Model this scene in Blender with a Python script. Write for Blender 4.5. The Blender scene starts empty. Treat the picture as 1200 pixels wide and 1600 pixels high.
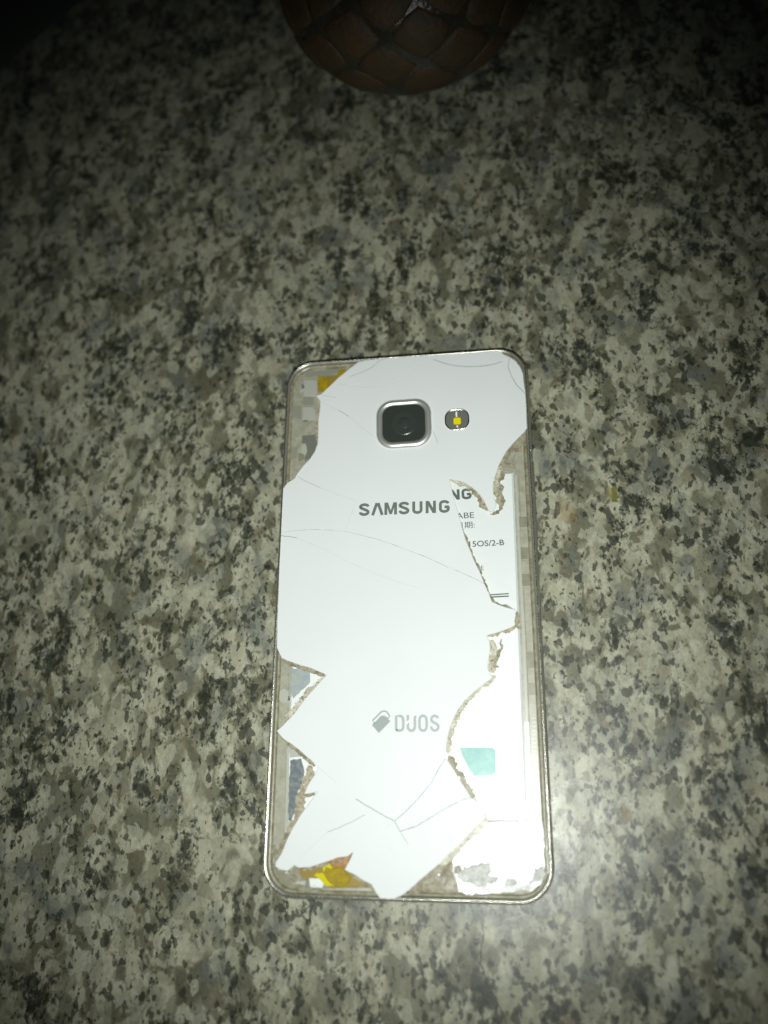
import bpy, bmesh, math, random
from mathutils import Vector, Matrix, noise
random.seed(7)
sc = bpy.context.scene
COL = sc.collection
MM = 0.001

# ------------------------------------------------------------------ camera
cam_data = bpy.data.cameras.new('camera')
cam = bpy.data.objects.new('camera', cam_data); COL.objects.link(cam)
cam.location = (25.005*MM, -43.796*MM, 204.36*MM)
cam.rotation_euler = (0.32296, 0.14927, 0.00743)
cam_data.sensor_fit = 'VERTICAL'; cam_data.sensor_height = 24.0
cam_data.lens = 1300/1600*24.0
cam_data.clip_start = 0.005; cam_data.clip_end = 20
cam_data.dof.use_dof = True
cam_data.dof.focus_distance = 0.206
cam_data.dof.aperture_fstop = 4.0
sc.camera = cam

# ------------------------------------------------------------------ world: a dark room
w = bpy.data.worlds.new('World'); sc.world = w; w.use_nodes = True
bg = w.node_tree.nodes['Background']
bg.inputs[0].default_value = (0.75, 0.9, 0.8, 1); bg.inputs[1].default_value = 0.012

# ------------------------------------------------------------------ the flash lamp beside the camera
ld = bpy.data.lights.new('flash_lamp', 'SPOT')
ld.energy = 2.05; ld.color = (0.96, 1.0, 0.955)
ld.spot_size = math.radians(79); ld.spot_blend = 1.0; ld.shadow_soft_size = 0.0022
flash = bpy.data.objects.new('flash_lamp', ld); COL.objects.link(flash)
flash.location = (23.5*MM, -60*MM, 204*MM)
aim = Vector((-10*MM, 5*MM, 0)) - flash.location
flash.rotation_euler = aim.to_track_quat('-Z', 'Y').to_euler()

sc.view_settings.view_transform = 'Standard'; sc.view_settings.look = 'None'
sc.view_settings.exposure = 0; sc.view_settings.gamma = 1
sc.cycles.use_denoising = True

# ------------------------------------------------------------------ helpers
def mat(name, col=(0.5,0.5,0.5), rough=0.5, metal=0.0, spec=0.5, coat=0.0, coat_r=0.1):
    m = bpy.data.materials.new(name); m.use_nodes = True
    b = m.node_tree.nodes['Principled BSDF']
    b.inputs['Base Color'].default_value = (*col, 1); b.inputs['Roughness'].default_value = rough
    b.inputs['Metallic'].default_value = metal; b.inputs['Specular IOR Level'].default_value = spec
    b.inputs['Coat Weight'].default_value = coat; b.inputs['Coat Roughness'].default_value = coat_r
    return m
class NT:
    """small node builder working in millimetres of world position"""
    def __init__(s, m, scale=(1,1,1)):
        s.t = m.node_tree; s.b = s.t.nodes['Principled BSDF']
        g = s.t.nodes.new('ShaderNodeNewGeometry')
        mp = s.t.nodes.new('ShaderNodeVectorMath'); mp.operation = 'MULTIPLY'
        mp.inputs[1].default_value = tuple(1000*k for k in scale)
        s.t.links.new(g.outputs['Position'], mp.inputs[0]); s.p = mp.outputs[0]
    def link(s, a, b): s.t.links.new(a, b)
    def noise(s, scale, detail=3, rough=0.5, dist=0.0, off=0.0, vec=None, color=False):
        n = s.t.nodes.new('ShaderNodeTexNoise'); n.inputs['Scale'].default_value = scale
        n.inputs['Detail'].default_value = detail; n.inputs['Roughness'].default_value = rough
        n.inputs['Distortion'].default_value = dist
        a = s.t.nodes.new('ShaderNodeVectorMath'); a.operation = 'ADD'
        a.inputs[1].default_value = (off, off*1.7, off*0.3)
        s.link(vec or s.p, a.inputs[0]); s.link(a.outputs[0], n.inputs['Vector'])
        return n.outputs['Color' if color else 'Fac']
    def warp(s, amount, scale, off=0.0, detail=3):
        c = s.noise(scale, detail, 0.6, off=off, color=True)
        sub = s.t.nodes.new('ShaderNodeVectorMath'); sub.operation = 'SUBTRACT'; sub.inputs[1].default_value = (.5,.5,.5)
        s.link(c, sub.inputs[0])
        sca = s.t.nodes.new('ShaderNodeVectorMath'); sca.operation = 'SCALE'; sca.inputs['Scale'].default_value = amount
        s.link(sub.outputs[0], sca.inputs[0])
        ad = s.t.nodes.new('ShaderNodeVectorMath'); ad.operation = 'ADD'
        s.link(s.p, ad.inputs[0]); s.link(sca.outputs[0], ad.inputs[1]); return ad.outputs[0]
    def voro(s, scale, vec=None, feature='F1', rand=1.0):
        n = s.t.nodes.new('ShaderNodeTexVoronoi'); n.feature = feature
        n.inputs['Scale'].default_value = scale; n.inputs['Randomness'].default_value = rand
        s.link(vec or s.p, n.inputs['Vector']); return n
    def ramp(s, fac, stops, interp='LINEAR'):
        n = s.t.nodes.new('ShaderNodeValToRGB'); n.color_ramp.interpolation = interp
        e = n.color_ramp.elements
        while len(e) < len(stops): e.new(0.5)
        for q, (x, c) in zip(e, stops):
            q.position = x; q.color = (c, c, c, 1) if isinstance(c, (int, float)) else (*c, 1)
        s.link(fac, n.inputs[0]); return n.outputs[0]
    def mix(s, f, a, b, mode='MIX'):
        n = s.t.nodes.new('ShaderNodeMix'); n.data_type = 'RGBA'; n.blend_type = mode
        if isinstance(f, (int, float)): n.inputs[0].default_value = f
        else: s.link(f, n.inputs[0])
        for k, v in ((6, a), (7, b)):
            if isinstance(v, tuple): n.inputs[k].default_value = (*v, 1)
            else: s.link(v, n.inputs[k])
        return n.outputs[2]
    def math(s, op, a, b=None):
        n = s.t.nodes.new('ShaderNodeMath'); n.operation = op
        for k, v in ((0, a), (1, b)):
            if v is None: continue
            if isinstance(v, (int, float)): n.inputs[k].default_value = v
            else: s.link(v, n.inputs[k])
        return n.outputs[0]
    def bump(s, h, strength, dist):
        n = s.t.nodes.new('ShaderNodeBump'); n.inputs['Strength'].default_value = strength
        n.inputs['Distance'].default_value = dist*MM
        s.link(h, n.inputs['Height']); s.link(n.outputs[0], s.b.inputs['Normal'])
    def color(s, c): s.link(c, s.b.inputs['Base Color'])
    def rough(s, c): s.link(c, s.b.inputs['Roughness'])

def link_bm(name, bm, m, parent=None, smooth=False):
    me = bpy.data.meshes.new(name); bm.normal_update(); bm.to_mesh(me); bm.free()
    me.materials.append(m)
    if smooth:
        for p in me.polygons: p.use_smooth = True
    o = bpy.data.objects.new(name, me); COL.objects.link(o)
    if parent: o.parent = parent
    return o
def tag(o, label=None, cat=None, group=None, kind=None):
    for k, v in (('label', label), ('category', cat), ('group', group), ('kind', kind)):
        if v: o[k] = v
    return o
def area(p): return 0.5*sum(p[i][0]*p[(i+1) % len(p)][1]-p[(i+1) % len(p)][0]*p[i][1] for i in range(len(p)))
def ccw(p): return list(p) if area(p) > 0 else list(p)[::-1]
def inset(p, d):
    """p counter-clockwise; positive d shrinks"""
    out = []; n = len(p)
    for i in range(n):
        a, b, c = Vector(p[i-1]), Vector(p[i]), Vector(p[(i+1) % n])
        e1 = (b-a).normalized(); e2 = (c-b).normalized()
        n1 = Vector((-e1.y, e1.x)); n2 = Vector((-e2.y, e2.x))
        m = n1+n2
        if m.length < 1e-4: m = n1
        m.normalize(); k = 1/max(0.45, m.dot(n1))
        q = b+m*d*k; out.append((q.x, q.y))
    return out
def clean(p, eps=0.02):
    out = []
    for q in p:
        if not out or (Vector(q)-Vector(out[-1])).length > eps: out.append(q)
    if (Vector(out[0])-Vector(out[-1])).length < eps: out.pop()
    return out
def rough_poly(p, step, amp, seed=0, keep=None):
    """resample an outline and jitter it a little: a broken or torn edge"""
    out = []; n = len(p)
    for i in range(n):
        a, b = Vector(p[i]), Vector(p[(i+1) % n]); L = (b-a).length
        k = max(1, int(L/step)); nn = Vector((-(b-a).y, (b-a).x)).normalized() if L > 0 else Vector((0, 0))
        for j in range(k):
            q = a.lerp(b, j/k)
            if j > 0 or amp > 0.08:
                if keep is None or not keep(q):
                    q = q + nn*amp*(noise.noise(Vector((q.x*1.7+seed, q.y*1.7, seed*3.1)))+0.6*noise.noise(Vector((q.x*5+seed, q.y*5, seed))))
            out.append((q.x, q.y))
    return out
def prism(name, pts, z0, z1, m, parent=None, ch=0.08, bow=None):
    """solid slab with a small chamfer round its upper edge; pts and heights in mm"""
    p = ccw(clean(pts)); bm = bmesh.new(); n = len(p)
    q = inset(p, ch) if ch else p
    r0 = [bm.verts.new((x*MM, y*MM, z0*MM)) for x, y in p]
    r1 = [bm.verts.new((x*MM, y*MM, (z1-ch)*MM)) for x, y in p]
    rings = [r0, r1]
    if ch: rings.append([bm.verts.new((x*MM, y*MM, z1*MM)) for x, y in q])
    for a, b in zip(rings, rings[1:]):
        for i in range(n):
            j = (i+1) % n; bm.faces.new((a[i], a[j], b[j], b[i]))
    bm.faces.new(rings[-1]); bm.faces.new(r0[::-1])
    return link_bm(name, bm, m, parent)
def rrect(cx, cy, wx, wy, r, seg=8, rot=0.0):
    out = []
    for k, (sx, sy) in enumerate(((1, 1), (-1, 1), (-1, -1), (1, -1))):
        for i in range(seg+1):
            a = math.pi/2*(k+i/seg)
            x = sx*(wx/2-r)+r*math.cos(a); y = sy*(wy/2-r)+r*math.sin(a)
            out.append((cx+x*math.cos(rot)-y*math.sin(rot), cy+x*math.sin(rot)+y*math.cos(rot)))
    return out
def sweep(name, path, prof, m, parent=None, closed_prof=False, smooth=True):
    """prof: (offset outward, z) along a closed counter-clockwise path, all in mm"""
    bm = bmesh.new(); rings = []
    for d, z in prof:
        pp = inset(path, -d); rings.append([bm.verts.new((x*MM, y*MM, z*MM)) for x, y in pp])
    n = len(path); pairs = list(zip(rings, rings[1:]))
    if closed_prof: pairs.append((rings[-1], rings[0]))
    for a, b in pairs:
        for i in range(n):
            j = (i+1) % n; bm.faces.new((a[i], b[i], b[j], a[j]))
    bmesh.ops.recalc_face_normals(bm, faces=bm.faces[:])
    return link_bm(name, bm, m, parent, smooth)
def strip_bm(bm, line, wid, z, thick=0.0, seed=0, jit=0.0):
    """a ribbon along an open line (mm); thickness gives it a body"""
    pts = []
    for a, b in zip(line, line[1:]):
        a, b = Vector(a), Vector(b); k = max(1, int((b-a).length/0.35)) if jit else 1
        pts += [a.lerp(b, i/k) for i in range(k)]
    pts.append(Vector(line[-1])); n = len(pts); L = []; Rr = []
    for i, q in enumerate(pts):
        t = (pts[min(i+1, n-1)]-pts[max(i-1, 0)]).normalized(); nn = Vector((-t.y, t.x))
        wl = wid/2*(1+jit*(1.5*noise.noise(Vector((q.x*0.8+seed, q.y*0.8, 3)))+1.0*noise.noise(Vector((q.x*2.6+seed, q.y*2.6, 3)))+random.uniform(-.22, .22)))
        wr = wid/2*(1+jit*(1.5*noise.noise(Vector((q.x*0.8+seed, q.y*0.8, 9)))+1.0*noise.noise(Vector((q.x*2.6+seed, q.y*2.6, 9)))+random.uniform(-.22, .22)))
        taper = 1.0 if (jit == 0) else min(1, 0.35+0.25*min(i, n-1-i))
        L.append(q+nn*wl*taper); Rr.append(q-nn*wr*taper)
    def v(q, zz): return bm.verts.new((q.x*MM, q.y*MM, zz*MM))
    lt = [v(q, z) for q in L]; rt = [v(q, z) for q in Rr]
    for i in range(n-1): bm.faces.new((rt[i], rt[i+1], lt[i+1], lt[i]))
    if thick:
        lb = [v(q, z-thick) for q in L]; rb = [v(q, z-thick) for q in Rr]
        for i in range(n-1):
            bm.faces.new((lt[i], lt[i+1], lb[i+1], lb[i])); bm.faces.new((rb[i], rb[i+1], rt[i+1], rt[i]))
        bm.faces.new((lt[0], lb[0], rb[0], rt[0])); bm.faces.new((rt[-1], rb[-1], lb[-1], lt[-1]))
def ribbon(name, line, wid, z, m, parent, thick=0.3, jit=0.5, seed=0):
    bm = bmesh.new(); strip_bm(bm, line, wid, z, thick, seed, jit); return link_bm(name, bm, m, parent)
def text(name, body, height, width, at, z, m, parent, rot=0.0, bold=0.0, align='LEFT', sub=None):
    """flat lettering: capital height and full width in mm, at = baseline start (or end)"""
    cu = bpy.data.curves.new(name, 'FONT'); cu.body = body; cu.size = 1.0; cu.offset = bold
    cu.resolution_u = 4
    o = bpy.data.objects.new(name, cu); COL.objects.link(o)
    dg = bpy.context.evaluated_depsgraph_get(); me = bpy.data.meshes.new_from_object(o.evaluated_get(dg))
    COL.objects.unlink(o); bpy.data.objects.remove(o)
    xs = [v.co.x for v in me.vertices]; ys = [v.co.y for v in me.vertices]
    x0, x1, y0, y1 = min(xs), max(xs), min(ys), max(ys)
    for v in me.vertices:
        x = (v.co.x-x0)/(x1-x0)*width; y = (v.co.y-y0)/(y1-y0)*height
        if align == 'RIGHT': x -= width
        v.co = Vector(((at[0]+x*math.cos(rot)-y*math.sin(rot))*MM, (at[1]+x*math.sin(rot)+y*math.cos(rot))*MM, z*MM))
    me.materials.clear(); me.materials.append(m); me.name = name
    q = bpy.data.objects.new(name, me); COL.objects.link(q); q.parent = parent
    return q

# ------------------------------------------------------------------ granite floor
gr = mat('granite', rough=0.4, spec=0.5)
n = NT(gr, (1.22, 0.84, 1))
w1 = n.warp(3.6, 0.26, 3, 4); w2 = n.warp(1.6, 0.7, 9, 4); w3 = n.warp(1.1, 1.1, 19, 3)
def svor(scale, vec, sm):
    v = n.voro(scale, vec, 'SMOOTH_F1'); v.inputs['Smoothness'].default_value = sm
    sep = n.t.nodes.new('ShaderNodeSeparateColor'); n.link(v.outputs['Color'], sep.inputs[0]); return sep.outputs
v1 = svor(0.17, w1, 0.4); v2 = svor(0.33, w2, 0.4); v3 = svor(0.62, w3, 0.5)
base = n.ramp(v1[0], [(0.0, (0.14, 0.138, 0.09)), (0.25, (0.215, 0.21, 0.145)), (0.42, (0.33, 0.325, 0.23)), (0.8, (0.425, 0.415, 0.305)), (1.0, (0.30, 0.30, 0.215))])
# taupe quartz grains, smooth and darker
taupe = n.ramp(n.noise(0.15, 4, 0.6, 0.5, off=31), [(0.54, 0.0), (0.60, 1.0)])
c = n.mix(n.math('MULTIPLY', taupe, 0.85), base, (0.125, 0.117, 0.075))
# second, smaller grains
g2 = n.ramp(v2[1], [(0.60, 0.0), (0.72, 1.0)])
c = n.mix(n.math('MULTIPLY', g2, 0.5), c, (0.115, 0.118, 0.075))
g3 = n.ramp(v2[2], [(0.62, 0.0), (0.74, 1.0)])
c = n.mix(n.math('MULTIPLY', g3, 0.55), c, (0.47, 0.475, 0.36))
# bluish grey clouds and a few warm ones
bl = n.ramp(n.noise(0.10, 3, 0.6, off=55), [(0.54, 0.0), (0.66, 1.0)])
c = n.mix(n.math('MULTIPLY', bl, 0.55), c, (0.125, 0.145, 0.14))
wm = n.ramp(n.noise(0.13, 3, 0.6, off=255), [(0.60, 0.0), (0.72, 1.0)])
c = n.mix(n.math('MULTIPLY', wm, 0.35), c, (0.36, 0.30, 0.20))
# fine mottling
mo = n.ramp(n.noise(1.0, 4, 0.6, off=12), [(0.3, 0.80), (0.7, 1.14)])
c = n.mix(1.0, c, mo, 'MULTIPLY')
# large soft dark clumps, then small black flecks
cl = n.noise(0.085, 3, 0.6, 0.4, off=5)
big = n.ramp(n.math('ADD', n.math('MULTIPLY', cl, 0.9), n.noise(0.30, 4, 0.6, 0.3, off=61)), [(1.03, 0.0), (1.11, 1.0)])
big = n.ramp(n.math('MULTIPLY', n.math('ADD', n.math('MULTIPLY', cl, 0.9), n.noise(0.34, 5, 0.65, 0.3, off=61)), 0.5), [(0.510, 0.0), (0.556, 1.0)])
c = n.mix(n.math('MULTIPLY', big, 0.84), c, (0.026, 0.033, 0.023))
fl = n.ramp(n.math('ADD', n.math('MULTIPLY', v3[0], 0.62), n.math('MULTIPLY', n.noise(0.16, 3, 0.6, off=70), 0.75)), [(0.845, 0.0), (0.915, 1.0)])
c = n.mix(n.math('MULTIPLY', fl, 0.78), c, (0.024, 0.029, 0.019))
fl2 = n.noise(0.72, 4, 0.6, 0.2, off=140)
s2 = n.math('ADD', n.math('MULTIPLY', cl, 0.35), fl2)
mica2 = n.ramp(s2, [(0.758, 0.0), (0.828, 1.0)])
c = n.mix(n.math('MULTIPLY', mica2, 0.88), c, (0.022, 0.026, 0.017))
c = n.mix(1.0, c, (0.97, 0.97, 0.965), 'MULTIPLY')
def stain(c, pos, rad, col, k):
    d = n.t.nodes.new('ShaderNodeVectorMath'); d.operation = 'DISTANCE'; n.link(n.warp(4.5, 0.5, 71, 4), d.inputs[0]); d.inputs[1].default_value = (pos[0]*1.22, pos[1]*0.84, 0)
    m_ = n.ramp(n.math('DIVIDE', d.outputs['Value'], rad*2), [(0.3, 1.0), (0.5, 0.0)])
    return n.mix(n.math('MULTIPLY', m_, k), c, col)
q = [(52.14,27.44),(40.62,23.15),(48.77,-48.65),(45.33,-57.09)]
c = stain(c, q[0], 1.9, (0.26, 0.235, 0.04), 0.6)
c = stain(c, q[1], 3.2, (0.33, 0.25, 0.14), 0.5)
c = stain(c, q[2], 2.0, (0.20, 0.14, 0.06), 0.6)
n.color(c)
ro = n.ramp(n.noise(0.3, 4, 0.6, off=8), [(0.3, 0.30), (0.7, 0.42)])
n.rough(ro)
n.bump(n.noise(0.9, 5, 0.7, off=15), 0.25, 0.12)
S = 1.2; N = 24
bm = bmesh.new()
bmesh.ops.create_grid(bm, x_segments=N, y_segments=N, size=S)
floor = link_bm('floor', bm, gr); tag(floor, kind='structure')

# ------------------------------------------------------------------ phone materials
m_white = mat('white_glass', (0.77, 0.81, 0.78), 0.42, 0, 0.2)
n = NT(m_white); n.color(n.mix(n.ramp(n.noise(0.05, 3, 0.5), [(0.3, 0.0), (0.7, 1.0)]), (0.74, 0.765, 0.77), (0.765, 0.79, 0.79)))
n.rough(n.ramp(n.noise(0.5, 5, 0.7, off=4), [(0.3, 0.38), (0.7, 0.46)]))
m_frame = mat('silver_metal', (0.36, 0.36, 0.30), 0.36, 0.55)
n = NT(m_frame); n.rough(n.ramp(n.noise(2.2, 4, 0.7), [(0.3, 0.2), (0.7, 0.42)])); n.bump(n.noise(3.0, 4, 0.7), 0.35, 0.05)
m_chamfer = mat('polished_chamfer', (0.85, 0.83, 0.72), 0.22, 1.0)
n = NT(m_chamfer); n.rough(n.ramp(n.noise(2.6, 4, 0.7), [(0.3, 0.12), (0.7, 0.4)])); n.bump(n.noise(4.0, 3, 0.7), 0.5, 0.06)
m_beige = mat('beige_plastic', (0.36, 0.36, 0.28), 0.45, 0, 0.5)
n = NT(m_beige)
n.color(n.mix(n.ramp(n.noise(0.5, 5, 0.65), [(0.35, 0.0), (0.7, 1.0)]), (0.40, 0.40, 0.31), (0.28, 0.27, 0.20)))
m_beige2 = mat('pale_plastic', (0.44, 0.45, 0.39), 0.4)
m_olive = mat('olive_plastic', (0.20, 0.205, 0.14), 0.45)
n = NT(m_olive); n.color(n.mix(n.ramp(n.noise(0.6, 5, 0.65), [(0.35, 0.0), (0.7, 1.0)]), (0.27, 0.265, 0.18), (0.19, 0.18, 0.12)))
m_dark = mat('dark_grey_plastic', (0.17, 0.175, 0.14), 0.5)
m_grey = mat('grey_plastic', (0.27, 0.275, 0.215), 0.5)
m_kapton = mat('amber_film', (0.56, 0.40, 0.01), 0.45, 0, 0.2)
n = NT(m_kapton); n.color(n.mix(n.ramp(n.noise(0.45, 4, 0.6), [(0.4, 0.0), (0.65, 1.0)]), (0.40, 0.29, 0.005), (0.26, 0.18, 0.02)))
n.bump(n.noise(0.8, 3, 0.5), 0.6, 0.15)
m_kapton2 = mat('dull_amber_film', (0.30, 0.21, 0.035), 0.35)
m_yellow = mat('bright_yellow_film', (0.62, 0.55, 0.0), 0.45, 0, 0.2)
m_copper = mat('orange_copper_film', (0.62, 0.26, 0.09), 0.5, 0, 0.2)
n = NT(m_copper); n.color(n.mix(n.ramp(n.noise(0.9, 4, 0.6), [(0.4, 0.0), (0.62, 1.0)]), (0.52, 0.26, 0.09), (0.26, 0.16, 0.09)))
m_blue = mat('blue_grey_patch', (0.30, 0.36, 0.37), 0.45)
n = NT(m_blue); n.color(n.mix(n.ramp(n.noise(0.7, 5, 0.6), [(0.4, 0.0), (0.65, 1.0)]), (0.30, 0.37, 0.39), (0.42, 0.43, 0.38)))
m_slate = mat('slate_patch', (0.12, 0.145, 0.15), 0.4)
n = NT(m_slate); n.color(n.mix(n.ramp(n.noise(0.9, 5, 0.6), [(0.45, 0.0), (0.7, 1.0)]), (0.115, 0.145, 0.155), (0.25, 0.26, 0.25)))
m_glue = mat('dirty_adhesive', (0.5, 0.45, 0.33), 0.55)
n = NT(m_glue)
c = n.mix(n.ramp(n.noise(0.55, 4, 0.6, off=3), [(0.42, 0.0), (0.58, 1.0)]), (0.60, 0.58, 0.46), (0.42, 0.39, 0.28))
c = n.mix(n.ramp(n.noise(1.5, 5, 0.75, off=23), [(0.53, 0.0), (0.63, 1.0)]), c, (0.14, 0.115, 0.07))
n.color(c); n.bump(n.noise(1.5, 4, 0.7), 0.8, 0.25)
m_glue2 = mat('brown_adhesive', (0.28, 0.24, 0.15), 0.55)
n = NT(m_glue2)
c = n.mix(n.ramp(n.noise(0.8, 4, 0.6, off=13), [(0.4, 0.0), (0.6, 1.0)]), (0.37, 0.34, 0.24), (0.20, 0.17, 0.10))
c = n.mix(n.ramp(n.noise(0.9, 5, 0.7, off=43), [(0.62, 0.0), (0.70, 1.0)]), c, (0.55, 0.52, 0.42))
n.color(c); n.bump(n.noise(1.8, 4, 0.7), 0.8, 0.25)
m_glue3 = mat('tan_adhesive', (0.5, 0.42, 0.3), 0.55)
n = NT(m_glue3)
c = n.mix(n.ramp(n.noise(1.2, 4, 0.6, off=13), [(0.4, 0.0), (0.62, 1.0)]), (0.46, 0.42, 0.31), (0.28, 0.235, 0.145))
n.color(c); n.bump(n.noise(1.8, 4, 0.7), 0.8, 0.2)
m_label = mat('battery_label', (0.80, 0.84, 0.83), 0.24, 0, 1.0)
n = NT(m_label); n.rough(n.ramp(n.noise(0.25, 4, 0.6), [(0.3, 0.28), (0.7, 0.36)])); n.bump(n.noise(0.12, 2, 0.5), 0.3, 0.5)
m_foil = mat('crumpled_foil', (0.84, 0.86, 0.84), 0.3, 0.2, 1.0)
n = NT(m_foil); n.bump(n.noise(0.35, 5, 0.65, 0.8), 0.5, 0.7); n.rough(n.ramp(n.noise(0.4, 4, 0.6), [(0.35, 0.22), (0.65, 0.5)]))
m_gfoil = mat('grey_foil', (0.34, 0.35, 0.32), 0.4, 0.0, 0.5)
n = NT(m_gfoil); n.color(n.mix(n.ramp(n.noise(0.8, 5, 0.7), [(0.4, 0.0), (0.62, 1.0)]), (0.36, 0.37, 0.34), (0.62, 0.63, 0.59))); n.bump(n.noise(0.5, 4, 0.6), 0.9, 0.6)
m_teal = mat('teal_sticker', (0.30, 0.60, 0.56), 0.5, 0, 0.15)
n = NT(m_teal); n.color(n.mix(n.ramp(n.noise(0.5, 4, 0.6), [(0.35, 0.0), (0.7, 1.0)]), (0.20, 0.45, 0.42), (0.30, 0.56, 0.52))); n.bump(n.noise(0.7, 3, 0.6), 0.7, 0.3)
m_ink = mat('grey_ink', (0.155, 0.18, 0.155), 0.4)
m_ink2 = mat('label_ink', (0.11, 0.135, 0.12), 0.45)
m_ink3 = mat('pale_ink', (0.42, 0.46, 0.46), 0.5, 0, 0.2)
m_icon = mat('icon_ink', (0.30, 0.345, 0.345), 0.4)
m_crack = mat('crack_line', (0.24, 0.25, 0.22), 0.5)
m_crack2 = mat('faint_crack_line', (0.56, 0.58, 0.55), 0.5)
m_scuff_glint = mat('white_scuff_glint', (0.95, 0.97, 0.95), 0.3)  # white for the lettering scuffs and the painted highlights in the flash window
m_ring = mat('brushed_ring', (0.68, 0.70, 0.65), 0.38, 0.7)
n = NT(m_ring); n.bump(n.noise(4, 3, 0.6), 0.4, 0.05)
m_lensglass = mat('dark_lens_cover', (0.038, 0.045, 0.038), 0.12, 0, 0.5)
m_lens = mat('lens', (0.045, 0.053, 0.046), 0.05, 0, 0.8, coat=1.0, coat_r=0.02)
m_led = mat('yellow_led', (0.85, 0.72, 0.0), 0.4)
m_cavity = mat('flash_reflector', (0.24, 0.25, 0.21), 0.35, 0.4)
m_gold = mat('glue_seam', (0.34, 0.30, 0.16), 0.4)
n = NT(m_gold)
c = n.mix(n.ramp(n.noise(0.6, 5, 0.7), [(0.4, 0.0), (0.6, 1.0)]), (0.33, 0.32, 0.23), (0.19, 0.165, 0.09))
n.color(c)

for m_ in (m_beige, m_beige2, m_olive, m_dark, m_grey, m_teal, m_blue, m_slate, m_glue, m_glue2, m_gfoil, m_gold):
    b_ = m_.node_tree.nodes['Principled BSDF']; b_.inputs['Coat Weight'].default_value = {'dirty_adhesive': 0.45, 'brown_adhesive': 0.3, 'grey_foil': 0.15, 'teal_sticker': 0.55}.get(m_.name, 0.9); b_.inputs['Coat Roughness'].default_value = 0.33
# ------------------------------------------------------------------ the phone
phone = bpy.data.objects.new('smartphone', None); COL.objects.link(phone)
tag(phone, 'white smartphone lying face down on the granite, its back glass shattered with the battery showing', 'phone')
ZT = 7.3
path = ccw(rrect(0, 0, 63.6, 132.9, 7.0, 14))
body = sweep('frame', path, [(-0.55, 5.6), (-0.52, 6.9), (-0.35, 7.12), (-0.12, 7.2), (0.0, 7.2), (0.18, 7.08), (0.45, 6.8), (0.66, 6.2), (0.80, 5.0), (0.84, 3.8), (0.8, 2.6), (0.62, 1.4), (0.25, 0.5), (-0.5, 0.05), (-2.0, 0.02)], m_frame, phone)
ridge = sweep('chamfer_edge', path, [(-0.16, 7.1), (-0.13, 7.28), (-0.02, 7.36), (0.10, 7.30), (0.14, 7.1)], m_chamfer, body)
tray = prism('mid_frame', inset(path, 0.56), 1.0, 5.9, m_beige, phone, 0.0)
sweep('seam', inset(path, 0.62), [(0, 5.95), (0, 6.75), (-0.45, 6.7), (-0.75, 6.3), (-0.9, 5.92)], m_gold, phone)
front = prism('front_glass', inset(path, 1.5), 0.0, 0.98, m_dark, phone, 0.0)
def key(at, ln, side):
    x = side*32.35; p = rrect(x, at, 0.9, ln, 0.4, 4)
    prism('side_key', p, 2.6, 4.8, m_frame, body, 0.2)
key(24, 22, 1)
for yy in (46.0, -46.0):
    for sx in (-1, 1):
        pass

# battery and its print (z 6.4)
BZ = 6.40
bat = prism('battery', [(27.56,32.28),(27.21,-50.32),(1.10,-50.64),(-27.13,-50.99),(-27.89,-34.30),(-27.74,-16.34),(-27.24,30.94)], 2.0, BZ, m_label, phone, 0.45)
bl_ = [(28.03,28.32),(28.05,-29.22),(27.77,-50.31)]
ribbon('battery_rail_and_highlight', [(28.17,31.47),(28.19,10.14),(28.27,-11.67),(28.12,-27.78),(27.93,-50.05)], 0.55, 6.2, m_beige2, phone, 0.6, 0.0)
ribbon('battery_rail_and_highlight', [(28.06,-28.95),(28.02,-39.00),(27.92,-50.04)], 0.9, 6.5, m_label, phone, 0.8, 0.0)  # bright highlight on the right battery edge, painted as a white strip
ribbon('battery_rail_and_highlight', [(-27.72,-34.59),(-27.57,-41.34),(-27.40,-48.37),(-27.32,-53.46)], 0.6, 6.4, m_beige2, phone, 0.8, 0.0)  # highlight along the glossy left battery edge, painted as a pale strip
bz = BZ+0.015
q = [(12.48,25.80),(16.49,25.96),(12.37,20.21),(17.47,20.67),(12.16,17.38),(16.77,18.03),(14.92,13.47),(24.63,13.78),(16.93,6.43),(19.27,6.84)]

text('print', 'ABE', 1.5, 4.5, [(17.47,20.51)][0], bz, m_ink2, bat, 0.02, 0.004, 'RIGHT')
text('print', '日期:', 1.75, 4.5, [(17.55,17.83)][0], bz, m_ink2, bat, 0.02, 0.004, 'RIGHT')
text('print', 'H15OS/2-B', 1.5, 10.5, [(24.60,13.13)][0], bz, m_ink2, bat, 0.02, 0.014, 'RIGHT')
text('print', 'NE', 1.15, 1.9, [(19.43,6.99)][0], bz, m_ink2, bat, 0.02, 0.0, 'RIGHT')
for yy in (928.5, 932.5):
    pass
ribbon('printed_line', [(20.62,0.84),(25.21,1.03)], 0.30, bz, m_ink2, bat, 0.0, 0.0)
ribbon('printed_line', [(20.60,0.29),(25.18,0.41)], 0.34, bz, m_ink2, bat, 0.0, 0.0)
ribbon('printed_line', [(9.57,-34.01),(14.69,-34.08)], 0.30, bz, m_gold, bat, 0.0, 0.0)
ribbon('printed_line', [(18.53,-50.49),(20.36,-50.27),(25.00,-50.08)], 0.22, bz, m_crack, bat, 0.0, 0.0)
prism('teal_sticker', [(12.64,-34.58),(20.05,-34.58),(20.76,-34.99),(20.73,-39.99),(20.14,-40.54),(15.82,-40.84),(14.71,-39.46),(13.19,-36.40)], BZ, BZ+0.12, m_teal, bat, 0.05)

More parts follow.
